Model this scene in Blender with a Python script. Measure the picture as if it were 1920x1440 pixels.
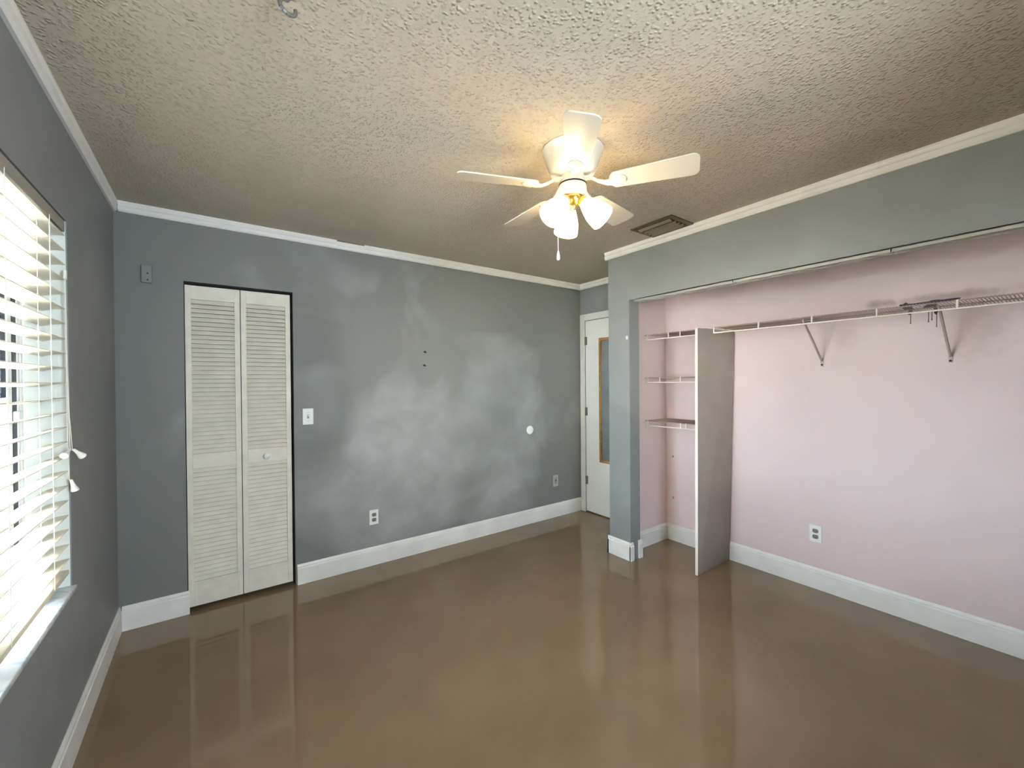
import bpy, bmesh, math, random
from mathutils import Vector, Matrix
random.seed(7)
for o in list(bpy.data.objects):
    bpy.data.objects.remove(o)
SC = bpy.context.scene
C = SC.collection

# ------------------------------------------------------------------ camera
cam_d = bpy.data.cameras.new('camera')
cam_d.sensor_width = 36.0
cam_d.sensor_fit = 'HORIZONTAL'
cam_d.lens = 36.0 * 776.69 / 1920.0
cam_d.clip_start = 0.02
cam = bpy.data.objects.new('camera', cam_d)
C.objects.link(cam)
_y, _p, _r = math.radians(35.8701), math.radians(-0.3645), math.radians(-0.4672)
fwd = Vector((math.sin(_y) * math.cos(_p), math.cos(_y) * math.cos(_p), math.sin(_p)))
rt = Vector((math.cos(_y), -math.sin(_y), 0))
up = rt.cross(fwd)
r2 = rt * math.cos(_r) + up * math.sin(_r)
u2 = -rt * math.sin(_r) + up * math.cos(_r)
m = Matrix((r2, u2, -fwd)).transposed().to_4x4()
m.translation = Vector((0.4492, -3.2412, 1.4163))
cam.matrix_world = m
SC.camera = cam

# ------------------------------------------------------------------ world, daylight, exposure
W = bpy.data.worlds.new('sky')
SC.world = W
W.use_nodes = True
wn = W.node_tree
wn.nodes.clear()
out = wn.nodes.new('ShaderNodeOutputWorld')
bg = wn.nodes.new('ShaderNodeBackground')
bg.inputs[0].default_value = (0.78, 0.89, 1.0, 1)
bg.inputs[1].default_value = 26.0
wn.links.new(bg.outputs[0], out.inputs[0])
# sun from over the house onto the yard and the added white house, for bounced daylight
sd = bpy.data.lights.new('sun', 'SUN')
sd.energy = 420.0
sd.angle = math.radians(1.0)
sd.color = (1.0, 0.96, 0.90)
so = bpy.data.objects.new('sun', sd)
C.objects.link(so)
so.rotation_euler = Vector((-0.60, 0.30, -0.70)).to_track_quat('-Z', 'Y').to_euler()
# portal in the window opening so the sky is sampled through it
pd = bpy.data.lights.new('window_sky_portal', 'AREA')
pd.shape = 'RECTANGLE'
pd.size = 1.5
pd.size_y = 1.5
pd.cycles.is_portal = True
po = bpy.data.objects.new('window_sky_portal', pd)
C.objects.link(po)
po.location = (-0.175, -1.67, 1.34)
po.rotation_euler = (math.radians(90), 0, math.radians(-90))
pd2 = bpy.data.lights.new('added_window_sky_portal', 'AREA')  # portal for the added window behind the camera
pd2.shape = 'RECTANGLE'
pd2.size = 0.8
pd2.size_y = 0.9
pd2.cycles.is_portal = True
po2 = bpy.data.objects.new('added_window_sky_portal', pd2)
C.objects.link(po2)
po2.location = (1.3, -4.42, 1.60)
po2.rotation_euler = (math.radians(90), 0, math.radians(0))
LAMP = 9.5          # emission of the frosted lamp shades

SC.view_settings.view_transform = 'Standard'
SC.view_settings.look = 'None'
SC.view_settings.gamma = 1.0
SC.view_settings.exposure = 1.3
SC.view_settings.use_curve_mapping = False
SC.cycles.use_denoising = True
SC.cycles.max_bounces = 16
SC.cycles.diffuse_bounces = 10
SC.cycles.glossy_bounces = 6
SC.cycles.transparent_max_bounces = 16
SC.cycles.sample_clamp_indirect = 20.0
SC.cycles.caustics_reflective = False
SC.cycles.caustics_refractive = False

# ------------------------------------------------------------------ dimensions (metres)
H = 2.465                      # ceiling
X1, X2, X3 = 3.094, 3.745, 3.722   # closet front wall, closet back wall, entry wall
XW = 3.214                     # inner face of the closet front wall
YC, YJ, YS = -0.946, -1.154, -1.040  # wall end, closet opening edge, closet side wall
YF = -4.3                      # wall behind the camera
ZO = 2.045                     # closet header
HB, TB = 0.1414, 0.015         # baseboard
WY0, WY1, WZ0, WZ1 = -2.40, -0.94, 0.64, 2.046   # window opening

# ------------------------------------------------------------------ helpers
def srgb(r, g, b):
    f = lambda c: (c / 255.0) / 12.92 if c / 255.0 <= 0.04045 else ((c / 255.0 + 0.055) / 1.055) ** 2.4
    return (f(r), f(g), f(b), 1)

def mat(name, col, rough=0.6, spec=0.5, metal=0.0, var=0.0, vscale=3.0, bump=0.0, bscale=200.0, bdist=0.002,
        coat=0.0, emit=None, estr=0.0, rvar=0.0, col2=None):
    M = bpy.data.materials.new(name)
    M.use_nodes = True
    N, L = M.node_tree.nodes, M.node_tree.links
    P = N['Principled BSDF']
    P.inputs['Base Color'].default_value = col
    P.inputs['Roughness'].default_value = rough
    P.inputs['Specular IOR Level'].default_value = spec
    P.inputs['Metallic'].default_value = metal
    P.inputs['Coat Weight'].default_value = coat
    if emit:
        P.inputs['Emission Color'].default_value = emit
        P.inputs['Emission Strength'].default_value = estr
    G = N.new('ShaderNodeNewGeometry')
    if var or col2:
        T = N.new('ShaderNodeTexNoise')
        T.inputs['Scale'].default_value = vscale
        T.inputs['Detail'].default_value = 5
        L.new(G.outputs['Position'], T.inputs['Vector'])
        R = N.new('ShaderNodeValToRGB')
        R.color_ramp.elements[0].position = 0.36
        R.color_ramp.elements[1].position = 0.66
        c2 = col2 or tuple(min(1, c * (1 + var)) for c in col[:3]) + (1,)
        c1 = col if col2 else tuple(c * (1 - var) for c in col[:3]) + (1,)
        R.color_ramp.elements[0].color = c1
        R.color_ramp.elements[1].color = c2
        L.new(T.outputs['Fac'], R.inputs['Fac'])
        L.new(R.outputs['Color'], P.inputs['Base Color'])
        if rvar:
            mr = N.new('ShaderNodeMapRange')
            mr.inputs['To Min'].default_value = rough - rvar
            mr.inputs['To Max'].default_value = rough + rvar
            L.new(T.outputs['Fac'], mr.inputs['Value'])
            L.new(mr.outputs[0], P.inputs['Roughness'])
    if bump:
        T = N.new('ShaderNodeTexNoise')
        T.inputs['Scale'].default_value = bscale
        T.inputs['Detail'].default_value = 3
        L.new(G.outputs['Position'], T.inputs['Vector'])
        B = N.new('ShaderNodeBump')
        B.inputs['Strength'].default_value = bump
        B.inputs['Distance'].default_value = bdist
        L.new(T.outputs['Fac'], B.inputs['Height'])
        L.new(B.outputs['Normal'], P.inputs['Normal'])
    return M

def box(bm, x0, x1, y0, y1, z0, z1, M=None):
    v = [bm.verts.new((x, y, z)) for x in (min(x0, x1), max(x0, x1)) for y in (min(y0, y1), max(y0, y1)) for z in (min(z0, z1), max(z0, z1))]
    if M is not None:
        for q in v:
            q.co = M @ q.co
    for f in ((0, 1, 3, 2), (4, 6, 7, 5), (0, 4, 5, 1), (2, 3, 7, 6), (0, 2, 6, 4), (1, 5, 7, 3)):
        bm.faces.new([v[i] for i in f])
    return v

def tube(bm, a, b, r, n=8, r2=None, caps=True):
    a, b = Vector(a), Vector(b)
    d = (b - a).normalized()
    u = d.orthogonal().normalized()
    w = d.cross(u)
    r2 = r if r2 is None else r2
    A = [bm.verts.new(a + (u * math.cos(t) + w * math.sin(t)) * r) for t in [2 * math.pi * i / n for i in range(n)]]
    B = [bm.verts.new(b + (u * math.cos(t) + w * math.sin(t)) * r2) for t in [2 * math.pi * i / n for i in range(n)]]
    for i in range(n):
        bm.faces.new((A[i], A[(i + 1) % n], B[(i + 1) % n], B[i]))
    if caps:
        bm.faces.new(A[::-1])
        bm.faces.new(B)

def path(bm, pts, r, n=8):
    for a, b in zip(pts, pts[1:]):
        tube(bm, a, b, r, n)

def lathe(bm, prof, n=40, M=Matrix.Identity(4), close=False):
    rings = []
    for r, z in prof:
        rings.append([bm.verts.new(M @ Vector((r * math.cos(2 * math.pi * i / n), r * math.sin(2 * math.pi * i / n), z))) for i in range(n)])
    for A, B in zip(rings, rings[1:]):
        for i in range(n):
            bm.faces.new((A[i], A[(i + 1) % n], B[(i + 1) % n], B[i]))
    if close:
        bm.faces.new(rings[0][::-1])
        bm.faces.new(rings[-1])

def extrude_profile(bm, prof, a, b, nrm):
    """prof: list of (distance from wall, height); run from a to b along a wall whose inward normal is nrm"""
    a, b, nrm = Vector(a), Vector(b), Vector(nrm)
    A = [bm.verts.new(a + nrm * d + Vector((0, 0, z))) for d, z in prof]
    B = [bm.verts.new(b + nrm * d + Vector((0, 0, z))) for d, z in prof]
    n = len(prof)
    for i in range(n):
        bm.faces.new((A[i], A[(i + 1) % n], B[(i + 1) % n], B[i]))
    bm.faces.new(A[::-1])
    bm.faces.new(B)

def obj(name, bm, M=None, parent=None, smooth=False, bevel=0.0, seg=2, **props):
    bmesh.ops.recalc_face_normals(bm, faces=bm.faces)
    me = bpy.data.meshes.new(name)
    bm.to_mesh(me)
    bm.free()
    if smooth:
        for p in me.polygons:
            p.use_smooth = True
    o = bpy.data.objects.new(name, me)
    C.objects.link(o)
    if M:
        me.materials.append(M)
    if parent:
        o.parent = parent
        o.matrix_parent_inverse = parent_inv(parent)
    if bevel:
        b = o.modifiers.new('bevel', 'BEVEL')
        b.width = bevel
        b.segments = seg
        b.limit_method = 'ANGLE'
    if smooth:
        try:
            b = o.modifiers.new('split', 'EDGE_SPLIT')
            b.split_angle = math.radians(40)
        except Exception:
            pass
    for k, v in props.items():
        o[k] = v
    return o

WORLD = {}
def parent_inv(p):
    return WORLD.get(p.name, Matrix.Identity(4)).inverted()

def thing(name, loc, label=None, cat=None, group=None, kind=None):
    """an Empty at the thing's base; children are modelled in world coordinates"""
    o = bpy.data.objects.new(name, None)
    o.empty_display_size = 0.05
    C.objects.link(o)
    o.location = loc
    WORLD[o.name] = Matrix.Translation(Vector(loc))
    if label: o['label'] = label
    if cat: o['category'] = cat
    if group: o['group'] = group
    if kind: o['kind'] = kind
    return o

def struct(name, bm, M, label=None, cat=None, **k):
    o = obj(name, bm, M, **k)
    o['kind'] = 'structure'
    if label: o['label'] = label
    if cat: o['category'] = cat
    return o
NB = bmesh.new

# ------------------------------------------------------------------ materials
def wall_paint(name, base, patch, amount, centre=None, size=None):
    """flat wall paint with large soft touch-up patches whose edges show; centre adds painted daylight"""
    M = mat(name, base, 0.55, 0.35, bump=0.25, bscale=140, bdist=0.0012)
    N, L = M.node_tree.nodes, M.node_tree.links
    P = N['Principled BSDF']
    G = N.new('ShaderNodeNewGeometry')
    T = N.new('ShaderNodeTexNoise')
    T.inputs['Scale'].default_value = 1.15
    T.inputs['Detail'].default_value = 3.0
    T.inputs['Roughness'].default_value = 0.45
    T.inputs['Distortion'].default_value = 0.6
    L.new(G.outputs['Position'], T.inputs['Vector'])
    R = N.new('ShaderNodeValToRGB')
    R.color_ramp.elements[0].position = 0.47
    R.color_ramp.elements[1].position = 0.56
    if centre:      # touch-up patches and a painted pool of daylight mid-wall, ragged edge
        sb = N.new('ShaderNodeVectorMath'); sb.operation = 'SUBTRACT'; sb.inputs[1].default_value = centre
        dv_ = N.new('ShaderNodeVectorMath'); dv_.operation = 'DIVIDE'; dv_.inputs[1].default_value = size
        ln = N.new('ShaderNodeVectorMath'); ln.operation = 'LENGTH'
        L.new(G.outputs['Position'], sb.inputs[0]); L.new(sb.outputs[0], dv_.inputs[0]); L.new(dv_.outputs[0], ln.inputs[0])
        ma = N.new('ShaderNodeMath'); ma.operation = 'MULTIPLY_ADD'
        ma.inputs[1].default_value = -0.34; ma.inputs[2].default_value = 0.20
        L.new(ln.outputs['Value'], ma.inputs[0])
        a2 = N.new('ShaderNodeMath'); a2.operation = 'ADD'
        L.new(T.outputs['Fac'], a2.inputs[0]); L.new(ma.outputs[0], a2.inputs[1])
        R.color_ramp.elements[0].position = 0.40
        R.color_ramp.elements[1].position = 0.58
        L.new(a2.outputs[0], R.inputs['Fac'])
    else:
        L.new(T.outputs['Fac'], R.inputs['Fac'])
    T2 = N.new('ShaderNodeTexNoise')
    T2.inputs['Scale'].default_value = 4.0
    T2.inputs['Detail'].default_value = 5
    L.new(G.outputs['Position'], T2.inputs['Vector'])
    ad = N.new('ShaderNodeMath'); ad.operation = 'MULTIPLY'
    L.new(R.outputs['Color'], ad.inputs[0])
    mr = N.new('ShaderNodeMapRange')
    mr.inputs['From Min'].default_value = 0.3; mr.inputs['From Max'].default_value = 0.7
    mr.inputs['To Min'].default_value = amount * 0.4; mr.inputs['To Max'].default_value = amount
    L.new(T2.outputs['Fac'], mr.inputs['Value'])
    L.new(mr.outputs[0], ad.inputs[1])
    X = N.new('ShaderNodeMixRGB')
    X.inputs[1].default_value = base
    X.inputs[2].default_value = patch
    L.new(ad.outputs[0], X.inputs[0])
    L.new(X.outputs[0], P.inputs['Base Color'])
    return M

M_grey = wall_paint('grey_wall_paint', srgb(133, 135, 135), srgb(150, 152, 152), 0.5)
M_grey_b = wall_paint('grey_wall_paint_back_lit', srgb(126, 127, 124), srgb(165, 166, 165), 1.0, (1.75, 0, 1.05), (1.55, 1, 1.05))  # real paint patches, plus window light painted into the middle of the wall
M_pink = mat('pink_wall_paint', srgb(224, 205, 204), 0.6, 0.3, var=0.03, vscale=2.0, bump=0.25, bscale=140, bdist=0.0012)
M_white = mat('white_trim_paint', srgb(232, 230, 226), 0.4, 0.5, var=0.03, vscale=9)
M_base = mat('white_baseboard_paint', srgb(232, 230, 226), 0.4, 0.5, var=0.05, vscale=6)
M_door = mat('white_door_paint', srgb(240, 240, 238), 0.4, 0.5)
M_louv = mat('aged_white_louver_paint', srgb(228, 221, 209), 0.5, 0.4, var=0.05, vscale=14)
M_fan = mat('white_fan_enamel', srgb(210, 206, 196), 0.22, 0.5)
M_plastic = mat('white_plastic', srgb(236, 236, 232), 0.35, 0.5)
M_recept = mat('grey_receptacle_plastic', srgb(128, 122, 116), 0.4, 0.5)
M_beige = mat('beige_plate', srgb(176, 176, 168), 0.45, 0.4)
M_greydk = mat('grey_painted_box', srgb(150, 150, 144), 0.5, 0.4)
M_slot = mat('dark_slot', srgb(30, 28, 26), 0.6, 0.2)
M_brass = mat('polished_brass', srgb(225, 190, 110), 0.3, 0.5, metal=1.0)
M_steel = mat('grey_steel', srgb(120, 116, 110), 0.45, 0.5, metal=0.3)
M_vent = mat('brown_grey_register_metal', srgb(86, 76, 64), 0.5, 0.4, var=0.08, vscale=30)
M_ventdark = mat('duct_shade', srgb(40, 34, 28), 0.8, 0.2)
M_wire = mat('white_coated_wire', srgb(240, 234, 228), 0.4, 0.5)
M_brk = mat('shaded_white_bracket', srgb(178, 164, 154), 0.5, 0.4)  # white metal bracket, greyed with the shade it sits in
M_deck = mat('shaded_dusty_wire', srgb(172, 154, 144), 0.6, 0.3)  # dust on the wires, with the deck's shade painted in too
M_divider = mat('unpainted_melamine_panel', srgb(158, 147, 139), 0.5, 0.4, var=0.05, vscale=5)
M_divedge = mat('white_panel_edge', srgb(238, 232, 224), 0.4, 0.4)
M_track = mat('aluminium_track', srgb(176, 174, 166), 0.6, 0.4)
M_bronze = mat('dark_bronze_window_metal', srgb(34, 36, 52), 0.4, 0.5)
M_winwhite = mat('white_window_metal', srgb(235, 238, 240), 0.4, 0.5)
M_recess = mat('white_window_recess', srgb(226, 230, 226), 0.6, 0.3)
M_oak = mat('golden_oak_frame', srgb(164, 118, 62), 0.45, 0.4, var=0.2, vscale=25)
M_mirror = mat('mirror_glass', srgb(205, 215, 222), 0.03, 0.5, metal=1.0)
M_cord = mat('white_cord', srgb(232, 230, 222), 0.7, 0.2)
M_stain = mat('dark_purple_stain', srgb(48, 32, 44), 0.5, 0.4)
M_smudge = mat('grey_soot_smudge', srgb(150, 132, 126), 0.7, 0.3)
M_drip = mat('grey_drip', srgb(120, 104, 108), 0.5, 0.4)
M_dirt = mat('dry_yard', srgb(82, 80, 75), 0.9, 0.2, var=0.1, vscale=1.5)
M_stucco = mat('white_stucco', srgb(232, 232, 226), 0.9, 0.2, bump=0.3, bscale=30, bdist=0.01)
M_roof = mat('grey_roof_shingle', srgb(120, 112, 104), 0.9, 0.2, var=0.15, vscale=8)
M_rail = mat('shaded_headrail', srgb(158, 152, 142), 0.5, 0.4)  # shade on the headrail is put into this colour
M_vane = mat('light_grey_vane', srgb(150, 140, 128), 0.45, 0.4)
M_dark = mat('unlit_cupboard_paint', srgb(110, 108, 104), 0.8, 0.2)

# ceiling: sprayed popcorn texture
M_ceil = mat('popcorn_ceiling', srgb(188, 179, 163), 0.85, 0.15, var=0.02, vscale=1.2)
def _ceil():
    N, L = M_ceil.node_tree.nodes, M_ceil.node_tree.links
    P = N['Principled BSDF']
    G = N.new('ShaderNodeNewGeometry')
    V = N.new('ShaderNodeTexVoronoi'); V.feature = 'SMOOTH_F1'
    V.inputs['Scale'].default_value = 78
    V.inputs['Smoothness'].default_value = 0.4
    T = N.new('ShaderNodeTexNoise')
    T.inputs['Scale'].default_value = 45; T.inputs['Detail'].default_value = 4
    dm = N.new('ShaderNodeVectorMath'); dm.operation = 'SCALE'; dm.inputs['Scale'].default_value = 0.008
    av = N.new('ShaderNodeVectorMath'); av.operation = 'ADD'
    L.new(G.outputs['Position'], T.inputs['Vector'])
    L.new(T.outputs['Color'], dm.inputs[0])
    L.new(G.outputs['Position'], av.inputs[0]); L.new(dm.outputs[0], av.inputs[1])
    L.new(av.outputs[0], V.inputs['Vector'])
    mr = N.new('ShaderNodeMapRange')
    mr.inputs['From Min'].default_value = 0.0; mr.inputs['From Max'].default_value = 0.55
    mr.inputs['To Min'].default_value = 1.0; mr.inputs['To Max'].default_value = 0.0
    L.new(V.outputs['Distance'], mr.inputs['Value'])
    T3 = N.new('ShaderNodeTexNoise'); T3.inputs['Scale'].default_value = 42; T3.inputs['Detail'].default_value = 3
    L.new(G.outputs['Position'], T3.inputs['Vector'])
    m3 = N.new('ShaderNodeMapRange')
    m3.inputs['From Min'].default_value = 0.38; m3.inputs['From Max'].default_value = 0.56
    L.new(T3.outputs['Fac'], m3.inputs['Value'])
    mu = N.new('ShaderNodeMath'); mu.operation = 'MULTIPLY'
    L.new(mr.outputs[0], mu.inputs[0]); L.new(m3.outputs[0], mu.inputs[1])
    B = N.new('ShaderNodeBump')
    B.inputs['Strength'].default_value = 1.0; B.inputs['Distance'].default_value = 0.0055
    L.new(mu.outputs[0], B.inputs['Height'])
    L.new(B.outputs['Normal'], P.inputs['Normal'])
_ceil()

# floor: polished brown concrete / terrazzo
M_floor = mat('polished_brown_floor', srgb(126, 107, 82), 0.06, 0.55, rvar=0.02, col2=srgb(136, 117, 91), vscale=1.6)
def _floor():
    N, L = M_floor.node_tree.nodes, M_floor.node_tree.links
    P = N['Principled BSDF']
    G = N.new('ShaderNodeNewGeometry')
    T = N.new('ShaderNodeTexNoise'); T.inputs['Scale'].default_value = 7; T.inputs['Detail'].default_value = 4
    L.new(G.outputs['Position'], T.inputs['Vector'])
    B = N.new('ShaderNodeBump'); B.inputs['Strength'].default_value = 0.03; B.inputs['Distance'].default_value = 0.004
    L.new(T.outputs['Fac'], B.inputs['Height'])
    L.new(B.outputs['Normal'], P.inputs['Normal'])
_floor()

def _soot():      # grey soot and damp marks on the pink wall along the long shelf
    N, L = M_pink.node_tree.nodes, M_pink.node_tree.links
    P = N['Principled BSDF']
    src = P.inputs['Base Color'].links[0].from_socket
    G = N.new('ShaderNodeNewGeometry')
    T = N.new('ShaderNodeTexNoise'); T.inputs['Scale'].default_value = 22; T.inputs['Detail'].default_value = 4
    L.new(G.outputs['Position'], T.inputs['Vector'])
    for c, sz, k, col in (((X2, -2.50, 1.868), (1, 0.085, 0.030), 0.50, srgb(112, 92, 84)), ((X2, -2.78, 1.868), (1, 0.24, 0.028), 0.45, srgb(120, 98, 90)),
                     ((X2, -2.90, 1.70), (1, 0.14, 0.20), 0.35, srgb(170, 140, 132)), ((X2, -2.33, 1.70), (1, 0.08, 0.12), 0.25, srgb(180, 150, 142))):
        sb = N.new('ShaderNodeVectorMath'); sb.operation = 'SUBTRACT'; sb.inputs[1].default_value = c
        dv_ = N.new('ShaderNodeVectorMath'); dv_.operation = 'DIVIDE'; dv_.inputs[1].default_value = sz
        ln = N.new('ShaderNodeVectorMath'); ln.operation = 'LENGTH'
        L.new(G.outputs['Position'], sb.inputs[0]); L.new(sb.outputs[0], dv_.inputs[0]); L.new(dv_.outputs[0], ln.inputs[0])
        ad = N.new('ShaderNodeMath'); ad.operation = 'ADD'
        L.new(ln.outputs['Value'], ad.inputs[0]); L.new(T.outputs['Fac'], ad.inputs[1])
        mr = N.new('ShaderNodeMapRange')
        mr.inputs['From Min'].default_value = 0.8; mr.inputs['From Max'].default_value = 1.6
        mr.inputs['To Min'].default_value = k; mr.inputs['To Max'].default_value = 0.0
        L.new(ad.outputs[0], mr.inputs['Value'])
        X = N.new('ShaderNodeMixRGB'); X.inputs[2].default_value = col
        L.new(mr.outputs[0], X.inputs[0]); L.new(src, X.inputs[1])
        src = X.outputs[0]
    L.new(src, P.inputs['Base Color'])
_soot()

# marble sill
M_marble = mat('veined_marble_sill', srgb(205, 208, 210), 0.2, 0.5)
def _marble():
    N, L = M_marble.node_tree.nodes, M_marble.node_tree.links
    P = N['Principled BSDF']
    G = N.new('ShaderNodeNewGeometry')
    T = N.new('ShaderNodeTexNoise'); T.inputs['Scale'].default_value = 14; T.inputs['Detail'].default_value = 6; T.inputs['Distortion'].default_value = 1.5
    L.new(G.outputs['Position'], T.inputs['Vector'])
    R = N.new('ShaderNodeValToRGB')
    R.color_ramp.elements[0].position = 0.40; R.color_ramp.elements[0].color = srgb(184, 194, 204)
    R.color_ramp.elements[1].position = 0.56; R.color_ramp.elements[1].color = srgb(214, 216, 218)
    L.new(T.outputs['Fac'], R.inputs['Fac'])
    L.new(R.outputs['Color'], P.inputs['Base Color'])
_marble()

# blind slats: cream vinyl that lets a little light through
M_slat = bpy.data.materials.new('cream_vinyl_slat')
M_slat.use_nodes = True
def _slat():
    N, L = M_slat.node_tree.nodes, M_slat.node_tree.links
    P = N['Principled BSDF']
    P.inputs['Base Color'].default_value = srgb(236, 230, 216)
    P.inputs['Roughness'].default_value = 0.35
    T = N.new('ShaderNodeBsdfTranslucent'); T.inputs['Color'].default_value = srgb(240, 226, 200)
    X = N.new('ShaderNodeMixShader'); X.inputs[0].default_value = 0.16
    L.new(P.outputs[0], X.inputs[1]); L.new(T.outputs[0], X.inputs[2])
    L.new(X.outputs[0], N['Material Output'].inputs['Surface'])
_slat()

# window glass: thin clear pane
M_glass = bpy.data.materials.new('clear_window_glass')
M_glass.use_nodes = True
def _glass():
    N, L = M_glass.node_tree.nodes, M_glass.node_tree.links
    N.remove(N['Principled BSDF'])
    T = N.new('ShaderNodeBsdfTransparent'); T.inputs['Color'].default_value = (0.92, 0.95, 0.96, 1)
    Gl = N.new('ShaderNodeBsdfGlossy'); Gl.inputs['Roughness'].default_value = 0.02
    F = N.new('ShaderNodeFresnel'); F.inputs['IOR'].default_value = 1.45
    X = N.new('ShaderNodeMixShader')
    L.new(F.outputs[0], X.inputs[0]); L.new(T.outputs[0], X.inputs[1]); L.new(Gl.outputs[0], X.inputs[2])
    L.new(X.outputs[0], N['Material Output'].inputs['Surface'])
_glass()
M_shade = mat('glowing_frosted_glass', srgb(250, 240, 220), 0.4, 0.5, emit=(1.0, 0.70, 0.33, 1), estr=LAMP)

# ------------------------------------------------------------------ room shell
b = NB(); box(b, -0.2, 3.95, YF - 0.1, 0.75, -0.08, 0)
struct('floor', b, M_floor, 'glossy polished brown concrete floor', 'floor')
b = NB(); box(b, -0.2, 3.95, YF - 0.1, 0.75, H, H + 0.1)
struct('ceiling', b, M_ceil, 'cream popcorn textured ceiling', 'ceiling')

b = NB()   # left wall with window opening
box(b, -0.165, 0, YF - 0.1, WY0, 0, H)
box(b, -0.165, 0, WY1, 0.11, 0, H)
box(b, -0.165, 0, WY0, WY1, 0, WZ0 - 0.016)
box(b, -0.165, 0, WY0, WY1, WZ1, H)
struct('wall_left', b, M_grey, 'grey painted wall with the window', 'wall')

DX0, DX1, DZ = 0.311, 0.909, 2.05
b = NB()
box(b, 0, DX0, 0, 0.11, 0, H)
box(b, DX1, X2 + 0.1, 0, 0.11, 0, H)
box(b, DX0, DX1, 0, 0.11, DZ, H)
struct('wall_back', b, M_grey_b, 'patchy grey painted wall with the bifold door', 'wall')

RX0, RX1, RZ0, RZ1 = 0.90, 1.70, 1.15, 2.046  # opening for the added fill window
b = NB()
box(b, 0, RX0, YF - 0.1, YF, 0, H)
box(b, RX1, X2 + 0.1, YF - 0.1, YF, 0, H)
box(b, RX0, RX1, YF - 0.1, YF, 0, RZ0)
box(b, RX0, RX1, YF - 0.1, YF, RZ1, H)
struct('wall_front', b, M_grey, 'grey painted wall behind the viewer', 'wall')

b = NB()   # entry wall with door opening
EY0, EY1, EZ = -0.885, -0.069, 2.062
box(b, X3, X3 + 0.1, EY1, 0, 0, H)
box(b, X3, X3 + 0.1, EY0, EY1, EZ, H)
box(b, X3, X3 + 0.1, YC, EY0, 0, H)
box(b, X3 + 0.045, X3 + 0.1, EY0, EY1, 0, EZ)
struct('wall_entry', b, M_grey, 'short grey wall holding the entry door', 'wall')

b = NB()   # closet front wall: return, header and far jamb, with the partition to the entry nook
box(b, X1, XW, YJ, YC, 0, H)
box(b, X1, XW, -3.75, YJ, ZO, H)
box(b, X1, XW, YF, -3.75, 0, H)
box(b, XW, X3 + 0.1, -0.985, YC, 0, H)
struct('wall_right', b, M_grey, 'grey wall end and header over the open closet', 'wall')

b = NB()
box(b, X2, X2 + 0.1, YF, YS, 0, H)
struct('wall_closet_back', b, M_pink, 'pink painted back wall of the open closet', 'wall')
b = NB()
box(b, XW, X2, YS, -0.986, 0, H)
struct('wall_closet_side', b, M_pink, 'pink painted side wall of the open closet', 'wall')

b = NB()   # small cupboard behind the bifold door
box(b, 0.0, 1.3, 0.70, 0.75, 0, H)
box(b, 0.0, 0.05, 0.11, 0.70, 0, H)
box(b, 1.25, 1.3, 0.11, 0.70, 0, H)
struct('wall_cupboard', b, M_dark, 'unlit cupboard walls behind the bifold door', 'wall')

# ------------------------------------------------------------------ baseboards and crown
def bb_prof():
    return [(0, 0), (TB, 0), (TB, HB * 0.80), (TB * 0.72, HB * 0.83), (TB * 0.72, HB * 0.90), (TB * 0.35, HB), (0, HB)]
BP = bb_prof()
def baseboard(name, runs, label):
    b = NB()
    for a, c, n in runs:
        extrude_profile(b, BP, a, c, n)
    return struct(name, b, M_base, label, 'baseboard', bevel=0.0012)
baseboard('baseboard_left', [((0, YF, 0), (0, 0, 0), (1, 0, 0))], 'white baseboard under the window wall')
baseboard('baseboard_back', [((TB, 0, 0), (0.322, 0, 0), (0, -1, 0)), ((0.918, 0, 0), (X3 - 0.001, 0, 0), (0, -1, 0))], 'white baseboard along the patchy grey wall')
baseboard('baseboard_closet_back', [((X2, -3.75, 0), (X2, YS, 0), (-1, 0, 0))], 'white baseboard under the pink closet wall')
baseboard('baseboard_closet_side', [((XW + TB, YS, 0), (X2 - TB, YS, 0), (0, -1, 0)), ((XW, YJ + 0.002, 0), (XW, YS, 0), (1, 0, 0))], 'white baseboard of the closet side wall')
b = NB()
extrude_profile(b, BP, (X1, YC + TB, 0), (X1, YJ - 0.012, 0), (-1, 0, 0))
extrude_profile(b, BP, (X1 - TB, YC, 0), (X3 - 0.001, YC, 0), (0, 1, 0))
extrude_profile(b, BP, (X1 - TB, YJ, 0), (X1 + 0.028, YJ, 0), (0, -1, 0))
extrude_profile(b, BP, (XW - 0.028, YJ, 0), (XW + 0.014, YJ, 0), (0, -1, 0))
struct('baseboard_right', b, M_base, 'white baseboard wrapping the grey wall end', 'baseboard', bevel=0.0012)

CR = 0.060
def cprof(h=CR, top=0.0):
    t = H - top
    return [(0, t), (0.022, t), (0.022, t - 0.010), (0.017, t - 0.018), (0.017, t - 0.026), (0.021, t - 0.032), (0.019, H - h + 0.010), (0.011, H - h), (0, H - h)]
def crown(name, runs, label):
    b = NB()
    for a, c, n, *k in runs:
        extrude_profile(b, cprof(*k), a, c, n)
    return struct(name, b, M_white, label, 'crown molding')
crown('trim_1', [((0, YF, 0), (0, 0, 0), (1, 0, 0))], 'white crown molding over the window wall')
crown('trim_2', [((0.022, 0, 0), (1.20, 0, 0), (0, -1, 0)), ((1.20, 0, 0), (1.40, 0, 0), (0, -1, 0), CR, 0.009), ((1.40, 0, 0), (X3, 0, 0), (0, -1, 0))], 'white crown molding over the patchy grey wall')
crown('trim_3', [((X3, YC, 0), (X3, -0.022, 0), (-1, 0, 0))], 'white crown molding over the entry door')
crown('trim_4', [((X1, YF, 0), (X1, YC + 0.022, 0), (-1, 0, 0)), ((X1 - 0.0, YC, 0), (X3 - 0.022, YC, 0), (0, 1, 0))], 'white crown molding over the closet header')

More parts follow.
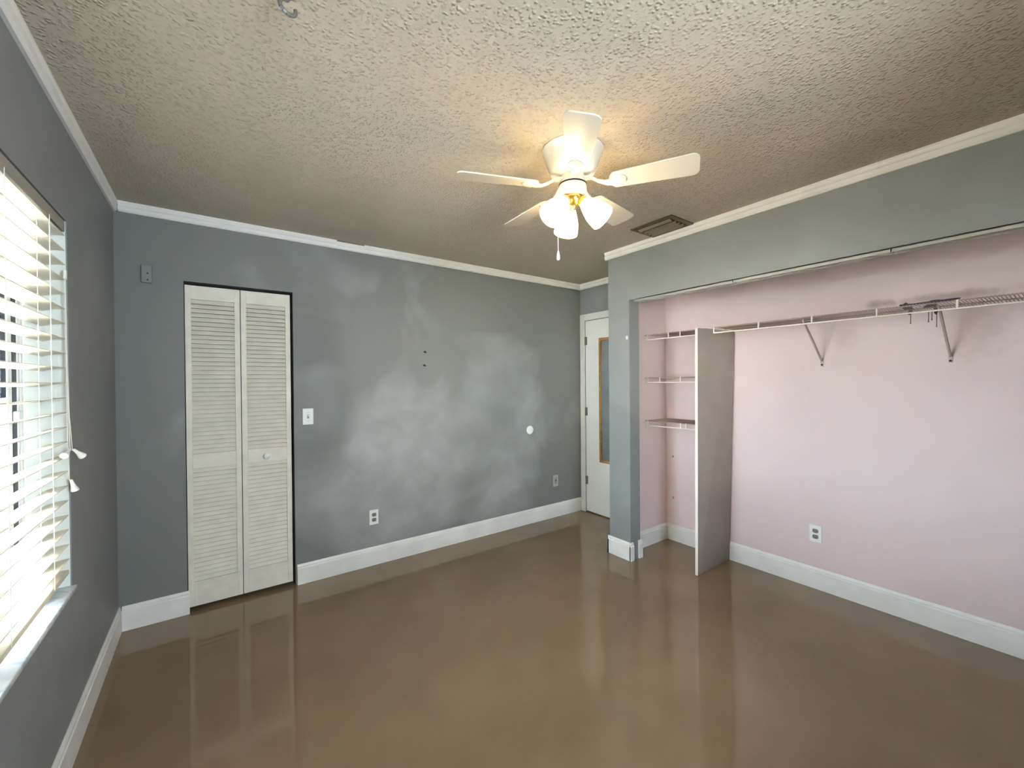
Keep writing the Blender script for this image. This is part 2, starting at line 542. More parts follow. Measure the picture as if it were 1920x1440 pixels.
# ------------------------------------------------------------------ window
win = thing('window_1', (-0.12, -1.55, WZ0), 'white framed window behind open blinds', 'window', kind='structure')
b = NB()   # plastered recess lining
box(b, -0.165, -0.004, WY1 - 0.002, WY1 + 0.0, WZ0, WZ1)
box(b, -0.165, -0.004, WY0, WY0 + 0.002, WZ0, WZ1)
box(b, -0.165, -0.07, WY0, WY1, WZ1 - 0.002, WZ1)
obj('recess_lining', b, M_recess, win)
b = NB()
fw = 0.035
box(b, -0.165, -0.116, -1.0015, WY1 - fw, WZ0, WZ1 - 0.002)
box(b, -0.16, -0.115, WY1 - fw, WY1 - 0.002, WZ0, WZ1 - 0.002)
box(b, -0.16, -0.115, WY0 + 0.002, WY0 + fw, WZ0, WZ1 - 0.002)
box(b, -0.16, -0.115, WY0 + fw, WY1 - fw, WZ1 - fw, WZ1 - 0.002)
box(b, -0.16, -0.115, WY0 + fw, WY1 - fw, WZ0, WZ0 + fw)
obj('window_frame', b, M_winwhite, win, bevel=0.002)
b = NB()
box(b, -0.15, -0.122, WY0 + fw, WY1 - fw, 1.345, 1.375)
for yy in (-1.069, -1.55, -2.05):
    box(b, -0.15, -0.119, yy - 0.026, yy + 0.026, WZ0 + fw, WZ1 - fw)
obj('sash', b, M_winwhite, win, bevel=0.002)
b = NB()
for yy in (-1.022, -1.117, -1.49, -1.61, -2.09):
    box(b, -0.150, -0.118, yy - 0.0195, yy + 0.0195, 1.375 if yy == -1.117 else WZ0 + fw, WZ1 - fw)
obj('screen_frame', b, M_bronze, win, label='dark bronze screen frame', bevel=0.002)
b = NB(); box(b, -0.140, -0.137, WY0 + fw, WY1 - fw, WZ0 + fw, WZ1 - fw)
obj('window_pane', b, M_glass, win)
b = NB(); box(b, -0.121, -0.104, -1.04, -1.0, 1.285, 1.325)
obj('sash_lock', b, M_winwhite, win, bevel=0.003)
b = NB(); box(b, -0.18, 0.014, WY0 - 0.03, WY1 + 0.0, WZ0 - 0.016, WZ0)
obj('window_sill', b, M_marble, win, bevel=0.003)

w2 = thing('added_window', (1.3, YF - 0.06, RZ0), 'white framed window added behind the viewer for fill light', 'window', kind='structure')  # added behind the camera to fill the room with daylight
b = NB()
for p in ((RX0, RX0 + .035, RZ0, RZ1), (RX1 - .035, RX1, RZ0, RZ1), (RX0 + .035, RX1 - .035, RZ0, RZ0 + .035), (RX0 + .035, RX1 - .035, RZ1 - .035, RZ1), (RX0 + .035, RX1 - .035, 1.59, 1.62)):
    box(b, p[0], p[1], YF - 0.08, YF - 0.04, p[2], p[3])
obj('window_frame', b, M_winwhite, w2)
b = NB(); box(b, RX0 + .035, RX1 - .035, YF - 0.062, YF - 0.059, RZ0 + .035, RZ1 - .035)
obj('window_pane', b, M_glass, w2)

# yard and white house added outside to bounce daylight in
b = NB(); box(b, -30, -0.2, -25, 20, -0.3, -0.15)
o = struct('floor_yard', b, M_dirt, 'dull brown yard added outside the window', 'yard')

nb = thing('added_white_house', (-5.0, -9.0, -0.15), 'plain white stucco house across the yard, added to bounce daylight into the room', 'house')
b = NB(); box(b, -9.0, -5.0, -18.0, -3.6, -0.15, 3.4)
obj('stucco_wall', b, M_stucco, nb)
b = NB()
v = []
for y in (-18.4, -3.2):
    v.append([b.verts.new(p) for p in ((-4.8, y, 3.40), (-4.8, y, 3.48), (-7.0, y, 4.5), (-9.3, y, 3.48), (-9.3, y, 3.40))])
b.faces.new(v[0]); b.faces.new(v[1])
for k in range(5):
    b.faces.new((v[0][k], v[0][(k + 1) % 5], v[1][(k + 1) % 5], v[1][k]))
obj('roof', b, M_roof, nb)

# ------------------------------------------------------------------ blinds
bl = thing('venetian_blind', (-0.03, -1.55, 0.70), 'cream horizontal slat blind hanging in the window', 'blind')
SY0, SY1 = WY0 + 0.006, WY1 - 0.006
xs, tilt, sw = -0.036, math.radians(10.8), 0.0635
b = NB()
nsl = 23
for i in range(nsl):
    z = 0.742 + i * 0.0565
    # curved slat section
    cs = []
    for k in range(7):
        s = -0.5 + k / 6.0
        xx = s * sw
        zz = 0.0030 * (1 - (2 * s) ** 2)
        cs.append((xs + xx * math.cos(tilt) - zz * math.sin(tilt), z + xx * math.sin(tilt) + zz * math.cos(tilt)))
    jit = random.uniform(-0.0012, 0.0012)
    th = 0.0026
    A = [[b.verts.new((x, yy, q + jit)) for x, q in cs] for yy in (SY0, SY1)]
    B = [[b.verts.new((x, yy, q + jit - th)) for x, q in cs] for yy in (SY0, SY1)]
    for k in range(6):
        b.faces.new((A[0][k], A[0][k + 1], A[1][k + 1], A[1][k]))
        b.faces.new((B[0][k], B[1][k], B[1][k + 1], B[0][k + 1]))
        for e in (0, 1):
            b.faces.new((A[e][k], A[e][k + 1], B[e][k + 1], B[e][k]))
    for k in (0, 6):
        b.faces.new((A[0][k], A[1][k], B[1][k], B[0][k]))
obj('slats', b, M_slat, bl, smooth=True)
b = NB(); box(b, -0.060, -0.004, SY0, SY1, 2.003, 2.044)
obj('headrail', b, M_rail, bl, bevel=0.003)
b = NB(); box(b, xs - 0.030, xs + 0.030, SY0, SY1, 0.688, 0.706)
obj('bottom_rail', b, M_slat, bl, bevel=0.003)
b = NB()
for yy in (-1.135, -1.52, -1.97):
    tube(b, (-0.0035, yy, 0.70), (-0.0035, yy, 2.01), 0.0011, 5)
    tube(b, (-0.0685, yy, 0.70), (-0.0685, yy, 2.01), 0.0011, 5)
    tube(b, (xs, yy + 0.01, 0.70), (xs, yy + 0.01, 2.01), 0.0009, 5)
obj('ladder_cords', b, M_cord, bl)
b = NB()
box(b, -0.002, 0.007, -0.995, -0.975, 1.815, 1.850)
obj('cord_lock', b, M_plastic, bl, bevel=0.003)
b = NB()
path(b, [(0.003, -0.985, 1.83), (0.004, -0.980, 1.50), (0.007, -0.978, 1.30), (0.013, -0.975, 1.165)], 0.0012, 5)
path(b, [(0.003, -0.988, 1.83), (0.004, -0.986, 1.50), (0.008, -0.992, 1.30), (0.011, -0.994, 1.165)], 0.0012, 5)
path(b, [(0.003, -0.990, 1.83), (0.003, -0.990, 1.30), (0.007, -0.990, 1.055)], 0.0012, 5)
lc = obj('lift_cord', b, M_cord, bl)
for (x, y, z, ax, ay) in ((0.016, -0.975, 1.17, 25, 40), (0.013, -1.003, 1.175, -10, -65), (0.011, -0.990, 1.058, 10, 15)):
    b = NB()
    Mx = Matrix.Translation((x, y, z)) @ Matrix.Rotation(math.radians(ay), 4, 'X') @ Matrix.Rotation(math.radians(-ax), 4, 'Y')
    lathe(b, [(0.003, 0.0), (0.005, -0.004), (0.006, -0.018), (0.0085, -0.030), (0.012, -0.042), (0.0125, -0.047), (0.009, -0.049)], 18, Mx, True)
    obj('tassel', b, M_plastic, lc, smooth=True)

# ------------------------------------------------------------------ bifold louvered door
bf = thing('door_2', (0.60, 0.03, 0.0), 'white louvered bifold door in the patchy grey wall', 'bifold door', kind='structure')
def bifold(x0, x1, knob):
    y0, y1 = 0.012, 0.040
    z0, z1 = 0.028, 2.030
    zt, zm1, zm0, zb = 1.945, 0.977, 0.887, 0.179
    st = 0.030
    b = NB()
    box(b, x0, x0 + st, y0, y1, z0, z1)
    box(b, x1 - st, x1, y0, y1, z0, z1)
    box(b, x0 + st, x1 - st, y0 + .001, y1 - .001, zt, z1)
    box(b, x0 + st, x1 - st, y0 + .001, y1 - .001, zm0, zm1)
    box(b, x0 + st, x1 - st, y0 + .001, y1 - .001, z0, zb)
    p = obj('bifold_panel', b, M_louv, bf, bevel=0.0015)
    b = NB()
    for lo, hi in ((zm1, zt), (zb, zm0)):
        n = int(round((hi - lo) / 0.028))
        for k in range(n):
            z = lo + (k + 0.5) * (hi - lo) / n
            Mx = Matrix.Translation(((x0 + x1) / 2, (y0 + y1) / 2 - 0.001, z)) @ Matrix.Rotation(math.radians(52), 4, 'X')
            w = (x1 - x0) / 2 - st + 0.003
            box(b, -w, w, -0.0155, 0.0155, -0.003, 0.003, Mx)
    obj('louver_slats', b, M_louv, p, bevel=0.001, seg=1)
    if knob:
        b = NB()
        Mx = Matrix.Translation((0.742, y0, 0.925)) @ Matrix.Rotation(math.radians(90), 4, 'X')
        lathe(b, [(0.010, 0), (0.008, 0.012), (0.017, 0.020), (0.0185, 0.027), (0.012, 0.032), (0.001, 0.033)], 24, Mx)
        obj('door_knob', b, M_door, p, smooth=True)
bifold(0.315, 0.600, False)
bifold(0.604, 0.893, True)

# ------------------------------------------------------------------ entry door with its casing
ed = thing('door_1', (X3, -0.48, 0.0), 'plain white slab entry door beside the wall end', 'door', kind='structure')
b = NB()
xf = X3 - 0.014
box(b, xf, X3, -0.071, -0.008, 0, 2.132)
box(b, xf, X3, EY0 - 0.052, EY0 + 0.004, 0, 2.132)
box(b, xf, X3, EY0 + 0.004, -0.071, EZ + 0.002, 2.132)
obj('door_casing', b, M_white, ed, bevel=0.003)
b = NB(); box(b, X3 + 0.002, X3 + 0.040, EY0 + 0.006, -0.075, 0.012, EZ - 0.003)
obj('door_slab', b, M_door, ed, bevel=0.002)
for z in (0.345, 1.085, 1.845):
    b = NB()
    tube(b, (X3 - 0.004, -0.073, z - 0.045), (X3 - 0.004, -0.073, z + 0.045), 0.006, 12)
    box(b, X3 - 0.002, X3 + 0.0015, -0.100, -0.073, z - 0.044, z + 0.044)
    obj('hinge', b, M_steel, ed)
b = NB()
Mx = Matrix.Translation((X3 + 0.002, EY0 + 0.07, 0.93)) @ Matrix.Rotation(math.radians(-90), 4, 'Y')
lathe(b, [(0.030, 0), (0.028, 0.006), (0.011, 0.010), (0.011, 0.030), (0.025, 0.040), (0.027, 0.055), (0.018, 0.064), (0.001, 0.066)], 28, Mx)
obj('door_knob', b, M_brass, ed, smooth=True)

mr = thing('wall_mirror', (X3, -0.46, 0.566), 'tall mirror in a golden oak frame hung on the white entry door', 'mirror')
my0, my1, mz0, mz1, fwid = -0.63, -0.279, 0.566, 1.858, 0.026
b = NB()
for (p0, p1, q0, q1) in ((my0, my1, mz0, mz0 + fwid), (my0, my1, mz1 - fwid, mz1), (my0, my0 + fwid, mz0 + fwid, mz1 - fwid), (my1 - fwid, my1, mz0 + fwid, mz1 - fwid)):
    box(b, X3 - 0.018, X3 + 0.001, p0, p1, q0, q1)
obj('mirror_frame', b, M_oak, mr, bevel=0.003)
b = NB(); box(b, X3 - 0.008, X3 - 0.001, my0 + fwid, my1 - fwid, mz0 + fwid, mz1 - fwid)
obj('mirror_glass', b, M_mirror, mr)

# ------------------------------------------------------------------ wall plates
def plate_back(name, x, z, label, cat, w=0.070, h=0.115, M=M_plastic):
    t = thing(name, (x, 0, z), label, cat)
    b = NB(); box(b, x - w / 2, x + w / 2, -0.006, 0.0, z - h / 2, z + h / 2)
    obj('cover_plate', b, M, t, bevel=0.003, seg=3)
    return t
def receptacle(t, P):
    """two rounded receptacle faces with slots; P maps (u, v, depth) to world"""
    for s in (-1, 1):
        b = NB()
        ring = []
        for k in range(28):
            a = 2 * math.pi * k / 28
            ring.append((0.0175 * math.cos(a), max(-0.0135, min(0.0135, 0.0175 * math.sin(a))) + s * 0.0195))
        A = [b.verts.new(P(u, v, 0.006)) for u, v in ring]
        B = [b.verts.new(P(u, v, 0.0085)) for u, v in ring]
        b.faces.new(A); b.faces.new(B)
        for k in range(28):
            b.faces.new((A[k], A[(k + 1) % 28], B[(k + 1) % 28], B[k]))
        r = obj('receptacle', b, M_recept, t, label='grey-brown receptacle face')
        b = NB()
        for (u0, u1, v0, v1) in ((-0.0075, -0.0055, -0.001, 0.007), (0.0055, 0.0075, -0.001, 0.006), (-0.002, 0.002, -0.0095, -0.005)):
            c8 = []
            for d in (0.0083, 0.0088):
                for u, v in ((u0, v0), (u1, v0), (u1, v1), (u0, v1)):
                    c8.append(b.verts.new(P(u, v + s * 0.0195, d)))
            for f in ((0, 1, 2, 3), (4, 5, 6, 7), (0, 1, 5, 4), (1, 2, 6, 5), (2, 3, 7, 6), (3, 0, 4, 7)):
                b.faces.new([c8[i] for i in f])
        obj('slots', b, M_slot, r)

t = plate_back('light_switch', 0.998, 1.178, 'white toggle light switch just right of the bifold door', 'light switch')
b = NB(); box(b, 0.998 - 0.006, 0.998 + 0.006, -0.0075, -0.005, 1.178 - 0.013, 1.178 + 0.013)
obj('toggle_slot', b, M_recept, t)
b = NB(); box(b, 0.998 - 0.004, 0.998 + 0.004, -0.016, -0.006, 1.178 + 0.001, 1.178 + 0.010)
obj('toggle', b, M_plastic, t, bevel=0.001)
for s in (-1, 1):
    b = NB()
    tube(b, (0.998, -0.0055, 1.178 + s * 0.030), (0.998, -0.0072, 1.178 + s * 0.030), 0.0028, 12)
    obj('screw', b, M_beige, t)

t = plate_back('wall_outlet', 1.456, 0.370, 'white wall outlet low on the patchy grey wall', 'outlet')
receptacle(t, lambda u, v, d: (1.456 + u, -d, 0.370 + v))
t = thing('wall_outlet', (X2, -2.175, 0.370), 'white wall outlet low on the pink closet wall', 'outlet')
b = NB(); box(b, X2 - 0.006, X2, -2.175 - 0.035, -2.175 + 0.035, 0.370 - 0.0575, 0.370 + 0.0575)
obj('cover_plate', b, M_plastic, t, bevel=0.003, seg=3)
receptacle(t, lambda u, v, d: (X2 - d, -2.175 - u, 0.370 + v))

t = plate_back('cable_jack', 3.342, 0.375, 'dull beige jack plate low on the grey wall near the entry door', 'wall plate', M=M_beige)
b = NB(); box(b, 3.342 - 0.017, 3.342 + 0.017, -0.0085, -0.005, 0.375 - 0.033, 0.375 + 0.033)
jk = obj('jack', b, M_greydk, t, bevel=0.002)
b = NB(); tube(b, (3.342, -0.0084, 0.375 + 0.004), (3.342, -0.0094, 0.375 + 0.004), 0.007, 16)
obj('jack_hole', b, M_slot, jk)

b = NB()
lathe(b, [(0.042, 0), (0.042, 0.002), (0.036, 0.007), (0.015, 0.009), (0.001, 0.0092)], 40, Matrix.Translation((3.009, 0, 0.931)) @ Matrix.Rotation(math.radians(90), 4, 'X'))
o = obj('round_cover', b, M_plastic, None, smooth=True)
o['label'] = 'round white cover disc on the grey wall'; o['category'] = 'wall plate'

t = thing('chime_box', (0.142, 0, 2.066), 'small grey painted box high on the wall left of the bifold door', 'box')
b = NB(); box(b, 0.118, 0.166, -0.018, 0, 2.014, 2.118)
obj('box_body', b, M_grey, t, bevel=0.003)
for z in (2.068, 2.030):
    b = NB()
    tube(b, (0.147, -0.0175, z), (0.147, -0.0190, z), 0.0042, 14)
    obj('screw_hole', b, M_slot, t)

for (x, z, lab) in ((1.887, 1.668, 'upper of two small screws left in the grey wall'), (1.881, 1.556, 'lower of two small screws left in the grey wall')):
    b = NB()
    tube(b, (x, 0, z), (x + 0.003, -0.014, z + 0.001), 0.0045, 10)
    tube(b, (x + 0.003, -0.011, z + 0.001), (x + 0.0035, -0.0145, z + 0.001), 0.0075, 12)
    box(b, x + 0.006, x + 0.022, -0.006, 0, z - 0.007, z - 0.001)
    o = obj('wall_screw', b, M_slot)
    o['label'] = lab; o['category'] = 'screw'; o['group'] = 'screws left in the grey wall'

# ------------------------------------------------------------------ open closet
b = NB()   # divider panel, leaning very slightly
yb, yt = -1.604, -1.645
v = box(b, 0, 1, 0, 1, 0, 1)
co = {}
for q in v:
    x, y, z = q.co
    fx = (3.276 + (0.010 if z > .5 else 0)) if x < .5 else X2 - 0.0155
    fy = (-1.604 if z < .5 else -1.606) if x < .5 else (-1.604 if z < .5 else -1.648)
    q.co = (fx, fy + (0.018 if y > .5 else 0), 0.001 if z < .5 else 1.790)
dv = obj('closet_divider', b, M_divider, None)
dv['label'] = 'tall grey-beige upright panel dividing the pink closet'; dv['category'] = 'panel'
b = NB()
v = box(b, 0, 1, 0, 1, 0, 1)
for q in v:
    x, y, z = q.co
    fx = (3.276 + (0.010 if z > .5 else 0)) + (-0.0015 if x < .5 else 0.0)
    fy = (-1.6045 if z < .5 else -1.6065)
    q.co = (fx, fy + (0.019 if y > .5 else 0), 0.001 if z < .5 else 1.7905)
obj('edge_band', b, M_divedge, dv, label='bright white front edge')
for pts in ([(3.50, 0.735), (3.54, 0.748), (3.60, 0.757), (3.66, 0.775)], [(3.50, 0.730), (3.56, 0.726), (3.62, 0.735)], [(3.33, 0.70), (3.38, 0.705)]):
    b = NB()
    for a, c in zip(pts, pts[1:]):
        for P_, Q_ in ((a, c),):
            def yy(p): 
                k = (p[0] - 3.28) / (3.73 - 3.28); zt = p[1] / 1.79
                return (-1.604 - 0.002 * zt) * (1 - k) + (-1.604 - 0.044 * zt) * k - 0.0003
            tube(b, (P_[0], yy(P_), P_[1]), (Q_[0], yy(Q_), Q_[1]), 0.0016, 5)
    obj('scratch', b, M_smudge, dv)

def wire_shelf(y0, y1, z, x0, x1, label, lip_from, step=0.303, lip_to=None, clips=True, lip0=None):
    t = thing('wire_shelf', ((x0 + x1) / 2, (y0 + y1) / 2, z), label, 'shelf', 'white wire shelves in the closet')
    b = NB()
    for x in (x0, (x0 + x1) / 2, x1):
        tube(b, (x, y0, z - 0.004), (x, y1, z - 0.004), 0.0032, 8)
    y = y0 + 0.006
    while y < y1 - 0.003:
        tube(b, (x0 - 0.003, y, z), (x1, y, z), 0.0017, 6)
        y += 0.0127
    obj('wire_deck', b, M_deck, t)
    b = NB()
    la = lip_to if lip_to is not None else y0 + 0.004
    tube(b, (x0 - 0.004, la, z - 0.042), (x0 - 0.004, lip_from, z - 0.042), 0.0042, 8)
    y = lip_from
    while y > la - 0.001:
        tube(b, (x0 - 0.003, y, z - 0.042), (x0 - 0.003, y, z), 0.0045, 8)
        y -= step
    obj('front_lip', b, M_wire, t)
    return t
def end_clip(t, y, z, x):
    b = NB()
    box(b, x + 0.000, x + 0.020, y - 0.012, y, z - 0.050, z - 0.004)
    tube(b, (x + 0.008, y - 0.0, z - 0.062), (x + 0.008, y - 0.006, z - 0.062), 0.005, 10)
    obj('end_bracket', b, M_wire, t, bevel=0.002)
for z, lab, lip0 in ((1.800, 'top wire shelf left of the closet divider', -1.27), (1.440, 'middle wire shelf left of the closet divider', -1.19), (1.076, 'bottom wire shelf left of the closet divider', -1.42)):
    t = wire_shelf(-1.583, YS - 0.001, z, 3.440, X2 - 0.004, lab, YS - 0.030)
    end_clip(t, YS, z, 3.440)
    b = NB(); tube(b, (3.437, lip0, z - 0.042), (3.437, lip0, z), 0.0042, 8)
    obj('lip_connector', b, M_wire, t)

ls = wire_shelf(-3.74, -1.655, 1.797, 3.400, X2 - 0.004, 'long wire shelf running from the closet divider to the right', -1.665)
for y in (-2.215, -2.808, -3.40):
    b = NB()
    tube(b, (3.425, y, 1.783), (X2 - 0.006, y, 1.535), 0.0065, 10)
    box(b, X2 - 0.004, X2, y - 0.008, y + 0.008, 1.500, 1.550)
    br = obj('shelf_bracket', b, M_brk, ls)
    b = NB(); tube(b, (X2 - 0.004, y, 1.510), (X2 - 0.008, y, 1.510), 0.0055, 12)
    obj('bracket_screw', b, M_slot, br)

# sliding door track under the header, three lengths
tr = thing('closet_door_track', (3.13, -2.4, ZO), 'pale metal sliding door track under the closet header', 'track')
for a, c in ((-1.937, -1.185), (-2.689, -1.943), (-3.70, -2.695)):
    b = NB()
    for (p, q, r0, r1) in ((X1 + 0.020, X1 + 0.023, -0.019, 0), (X1 + 0.062, X1 + 0.065, -0.014, 0), (X1 + 0.107, X1 + 0.110, -0.014, 0), (X1 + 0.020, X1 + 0.110, -0.004, 0)):
        box(b, p, q, a, c, ZO + r0, ZO + r1 - 0.0005)
    obj('track_rail', b, M_track, tr)

b = NB()
box(b, X1 - 0.008, X1, -1.142, -1.126, 1.738, 1.766)
tube(b, (X1 - 0.006, -1.134, 1.764), (X1 - 0.016, -1.134, 1.757), 0.005, 10)
o = obj('wall_hook', b, M_plastic, None, bevel=0.002)
o['label'] = 'small white hook on the grey wall end beside the closet opening'; o['category'] = 'hook'

for z, lab in ((0.736, 'upper of two tiny clips low on the pink wall behind the divider'), (0.372, 'lower of two tiny clips low on the pink wall behind the divider')):
    b = NB()
    tube(b, (X2, -1.108, z), (X2 - 0.010, -1.108, z), 0.005, 10)
    box(b, X2 - 0.006, X2, -1.112, -1.104, z + 0.002, z + 0.016)
    o = obj('shelf_clip', b, M_greydk)
    o['label'] = lab; o['category'] = 'clip'; o['group'] = 'clips left on the pink wall'

# dark stain with drips on the pink wall behind the long shelf
def blob(b, cy, cz, ry, rz, seed, th=0.0015, n=40):
    R_ = random.Random(seed)
    ph = [R_.uniform(0, 6.28) for _ in range(5)]
    A, B = [], []
    for k in range(n):
        a = 2 * math.pi * k / n
        f = 1 + sum(0.10 * math.sin((j + 2) * a + ph[j]) for j in range(5))
        y, z = cy + ry * f * math.cos(a), cz + rz * f * math.sin(a)
        A.append(b.verts.new((X2 - 0.0002, y, z))); B.append(b.verts.new((X2 - th, y, z)))
    b.faces.new(A); b.faces.new(B)
    for k in range(n):
        b.faces.new((A[k], A[(k + 1) % n], B[(k + 1) % n], B[k]))
b = NB()
blob(b, -2.695, 1.842, 0.085, 0.007, 1, 0.0016)
blob(b, -2.765, 1.846, 0.075, 0.009, 4, 0.0018)
blob(b, -2.628, 1.838, 0.024, 0.018, 2, 0.0022)
blob(b, -2.646, 1.812, 0.010, 0.026, 5, 0.0024)
blob(b, -2.728, 1.828, 0.020, 0.018, 3, 0.0026)
blob(b, -2.752, 1.806, 0.011, 0.030, 6, 0.0028)
st = obj('paint_stain', b, M_stain)
st['label'] = 'dark purple stain with drips on the pink wall behind the long shelf'; st['category'] = 'stain'
for y, z0, z1 in ((-2.648, 1.79, 1.735), (-2.722, 1.80, 1.735), (-2.736, 1.80, 1.745), (-2.755, 1.78, 1.705)):
    b = NB()
    tube(b, (X2, y, z0), (X2, y + 0.001, z1), 0.0022, 6)
    tube(b, (X2, y + 0.001, z1 + 0.004), (X2, y + 0.001, z1 - 0.003), 0.0032, 6)
    obj('drip', b, M_drip, st, label='thin grey drip')

# ------------------------------------------------------------------ ceiling register and hook
vt = thing('ceiling_vent', (2.935, -1.555, H), 'brown-grey metal air register in the ceiling beside the crown molding', 'vent')
vx0, vx1, vy0, vy1 = 2.810, 3.068, -1.710, -1.392
b = NB()
fr = 0.034
box(b, vx0, vx1, vy0, vy0 + fr, H - 0.008, H - 0.0005)
box(b, vx0, vx1, vy1 - fr, vy1, H - 0.008, H - 0.0005)
box(b, vx0, vx0 + fr, vy0 + fr, vy1 - fr, H - 0.008, H - 0.0005)
box(b, vx1 - fr, vx1, vy0 + fr, vy1 - fr, H - 0.008, H - 0.0005)
obj('register_frame', b, M_vent, vt, bevel=0.002)
b = NB(); box(b, vx0 + fr, vx1 - fr, vy0 + fr, vy1 - fr, H - 0.002, H - 0.0006)  # flat dark plate, its colour stands for shade inside the duct
obj('duct_shade_plate', b, M_ventdark, vt)
b = NB()
for x, ang in ((vx0 + fr + 0.016, 20), (vx0 + fr + 0.075, 118), (vx0 + fr + 0.118, 118), (vx0 + fr + 0.160, 118)):
    Mx = Matrix.Translation((x, (vy0 + vy1) / 2, H - 0.014)) @ Matrix.Rotation(math.radians(ang), 4, 'Y')
    box(b, -0.014, 0.014, -(vy1 - vy0) / 2 + fr + 0.002, (vy1 - vy0) / 2 - fr - 0.002, -0.001, 0.001, Mx)
obj('vanes', b, M_vane, vt)

b = NB()
hx, hy = 0.624, -1.985
tube(b, (hx, hy, H), (hx, hy, H - 0.006), 0.016, 20)
tube(b, (hx, hy, H - 0.006), (hx, hy, H - 0.02), 0.005, 10)
pts = []
for k in range(13):
    a = math.radians(90 + k * 24)
    pts.append((hx + 0.020 * math.cos(a), hy + 0.006 * math.cos(a), H - 0.038 + 0.018 * math.sin(a)))
path(b, pts, 0.0055, 8)
o = obj('ceiling_hook', b, M_steel, None, smooth=True)
o['label'] = 'small grey metal hook screwed into the ceiling'; o['category'] = 'hook'

# ------------------------------------------------------------------ ceiling fan with three lamps
FX, FY = 1.790, -1.872
fan = thing('ceiling_fan', (FX, FY, H), 'white five-blade hugger ceiling fan with three glowing lamp shades', 'ceiling fan')
T0 = Matrix.Translation((FX, FY, 0))
b = NB()
lathe(b, [(0.001, H), (0.137, H), (0.139, H - 0.006), (0.134, H - 0.012), (0.124, H - 0.045), (0.112, H - 0.078), (0.104, H - 0.100), (0.093, H - 0.112), (0.062, H - 0.117), (0.001, H - 0.117)], 56, T0)
obj('motor_housing', b, M_fan, fan, smooth=True)
b = NB()
lathe(b, [(0.001, 2.349), (0.054, 2.349), (0.056, 2.345), (0.056, 2.312), (0.060, 2.308), (0.001, 2.308)], 48, T0)
obj('flywheel_collar', b, M_fan, fan, smooth=True)
b = NB()
lathe(b, [(0.001, 2.309), (0.0635, 2.310), (0.0635, 2.3035), (0.001, 2.3035)], 48, T0)
obj('dark_seam', b, M_slot, fan, smooth=True)
b = NB()
lathe(b, [(0.001, 2.3045), (0.062, 2.3045), (0.063, 2.300), (0.063, 2.262), (0.058, 2.255), (0.001, 2.255)], 48, T0)
sh_ = obj('switch_housing', b, M_fan, fan, smooth=True)
b = NB()
lathe(b, [(0.001, 2.256), (0.040, 2.256), (0.042, 2.248), (0.038, 2.230), (0.028, 2.218), (0.012, 2.212), (0.008, 2.204), (0.001, 2.202)], 40, T0)
fit = obj('light_fitter', b, M_brass, fan, smooth=True, label='polished brass fitter cup')

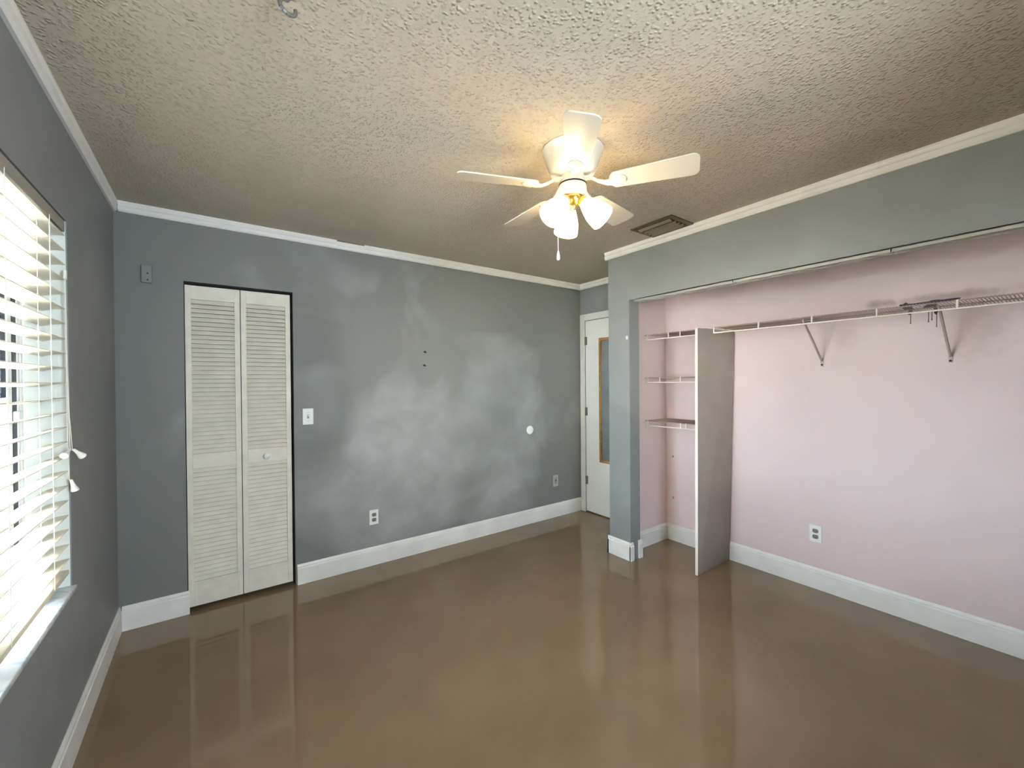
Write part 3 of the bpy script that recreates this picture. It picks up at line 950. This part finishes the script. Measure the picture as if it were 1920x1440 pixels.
ZB = 2.298
for k in range(5):
    ang = math.radians(13.5 + 72 * k)
    Mb = Matrix.Translation((FX, FY, ZB)) @ Matrix.Rotation(ang, 4, 'Z')
    Mp = Mb @ Matrix.Rotation(math.radians(-12), 4, 'X')
    # blade outline: rounded root, widening, rounded corners at the tip
    r0, r1, w0, w1 = 0.165, 0.530, 0.050, 0.066
    o2 = []
    for j in range(9):
        a = math.pi / 2 + math.pi * j / 8
        o2.append((r0 + 0.030 + 0.030 * math.cos(a), w0 * math.sin(a)))
    cr = 0.030
    for j in range(7):
        a = -math.pi / 2 + (math.pi / 2) * j / 6
        o2.append((r1 - cr + cr * math.cos(a), -w1 + cr + cr * math.sin(a)))
    for j in range(7):
        a = (math.pi / 2) * j / 6
        o2.append((r1 - cr + cr * math.cos(a), w1 - cr + cr * math.sin(a)))
    b = NB()
    A = [b.verts.new(Mp @ Vector((x, y, 0.003))) for x, y in o2]
    B = [b.verts.new(Mp @ Vector((x, y, -0.003))) for x, y in o2]
    b.faces.new(A); b.faces.new(B[::-1])
    n = len(o2)
    for j in range(n):
        b.faces.new((A[j], B[j], B[(j + 1) % n], A[(j + 1) % n]))
    bla = obj('blade', b, M_fan, fan, bevel=0.0015)
    # blade iron: arm from the flywheel, dropping to a round medallion under the blade root
    b = NB()
    pr_ = [(0.050, 0.034, 0.016), (0.085, 0.030, 0.013), (0.115, 0.008, 0.011), (0.150, -0.006, 0.013), (0.180, -0.008, 0.02)]
    prev = None
    for (x, z, hw) in pr_:
        Mm = Mb if x < 0.12 else Mp
        cur = [b.verts.new(Mm @ Vector((x, s * hw, z + t_))) for s, t_ in ((-1, 0.004), (1, 0.004), (1, -0.004), (-1, -0.004))]
        if prev:
            for j in range(4):
                b.faces.new((prev[j], prev[(j + 1) % 4], cur[(j + 1) % 4], cur[j]))
        else:
            b.faces.new(cur)
        prev = cur
    b.faces.new(prev[::-1])
    lathe(b, [(0.001, -0.012), (0.026, -0.012), (0.033, -0.008), (0.034, -0.003)], 30, Mp @ Matrix.Translation((0.205, 0, 0)))
    ir = obj('blade_iron', b, M_fan, bla, smooth=True)

for k, adeg in enumerate((61, 181, 301)):
    a = math.radians(adeg)
    Mt = Matrix.Translation((FX, FY, 2.242)) @ Matrix.Rotation(a, 4, 'Z') @ Matrix.Translation((0.034, 0, 0)) @ Matrix.Rotation(math.radians(-44), 4, 'Y')
    # local -Z is the shade axis, tilted outwards
    b = NB()
    lathe(b, [(0.012, 0.012), (0.014, 0.0), (0.024, -0.012), (0.026, -0.026), (0.022, -0.030), (0.001, -0.030)], 28, Mt)
    arm = obj('lamp_holder', b, M_brass, fan, smooth=True)
    b = NB()
    lathe(b, [(0.020, -0.022), (0.027, -0.030), (0.034, -0.046), (0.044, -0.070), (0.052, -0.096), (0.056, -0.122), (0.0575, -0.146),
              (0.0555, -0.146), (0.054, -0.122), (0.050, -0.096), (0.042, -0.070), (0.032, -0.046), (0.020, -0.028)], 36, Mt)
    obj('lamp_shade', b, M_shade, fan, smooth=True, label='glowing frosted glass bell shade')

b = NB()
cx_, cy_ = 1.742, -1.824
tube(b, (cx_, cy_, 2.262), (cx_, cy_, 2.012), 0.0013, 6)
ch = obj('pull_chain', b, M_cord, fan)
b = NB()
lathe(b, [(0.0015, 2.014), (0.004, 2.008), (0.0075, 1.990), (0.008, 1.978), (0.005, 1.971), (0.001, 1.970)], 20, Matrix.Translation((cx_, cy_, 0)))
obj('chain_fob', b, M_plastic, ch, smooth=True)
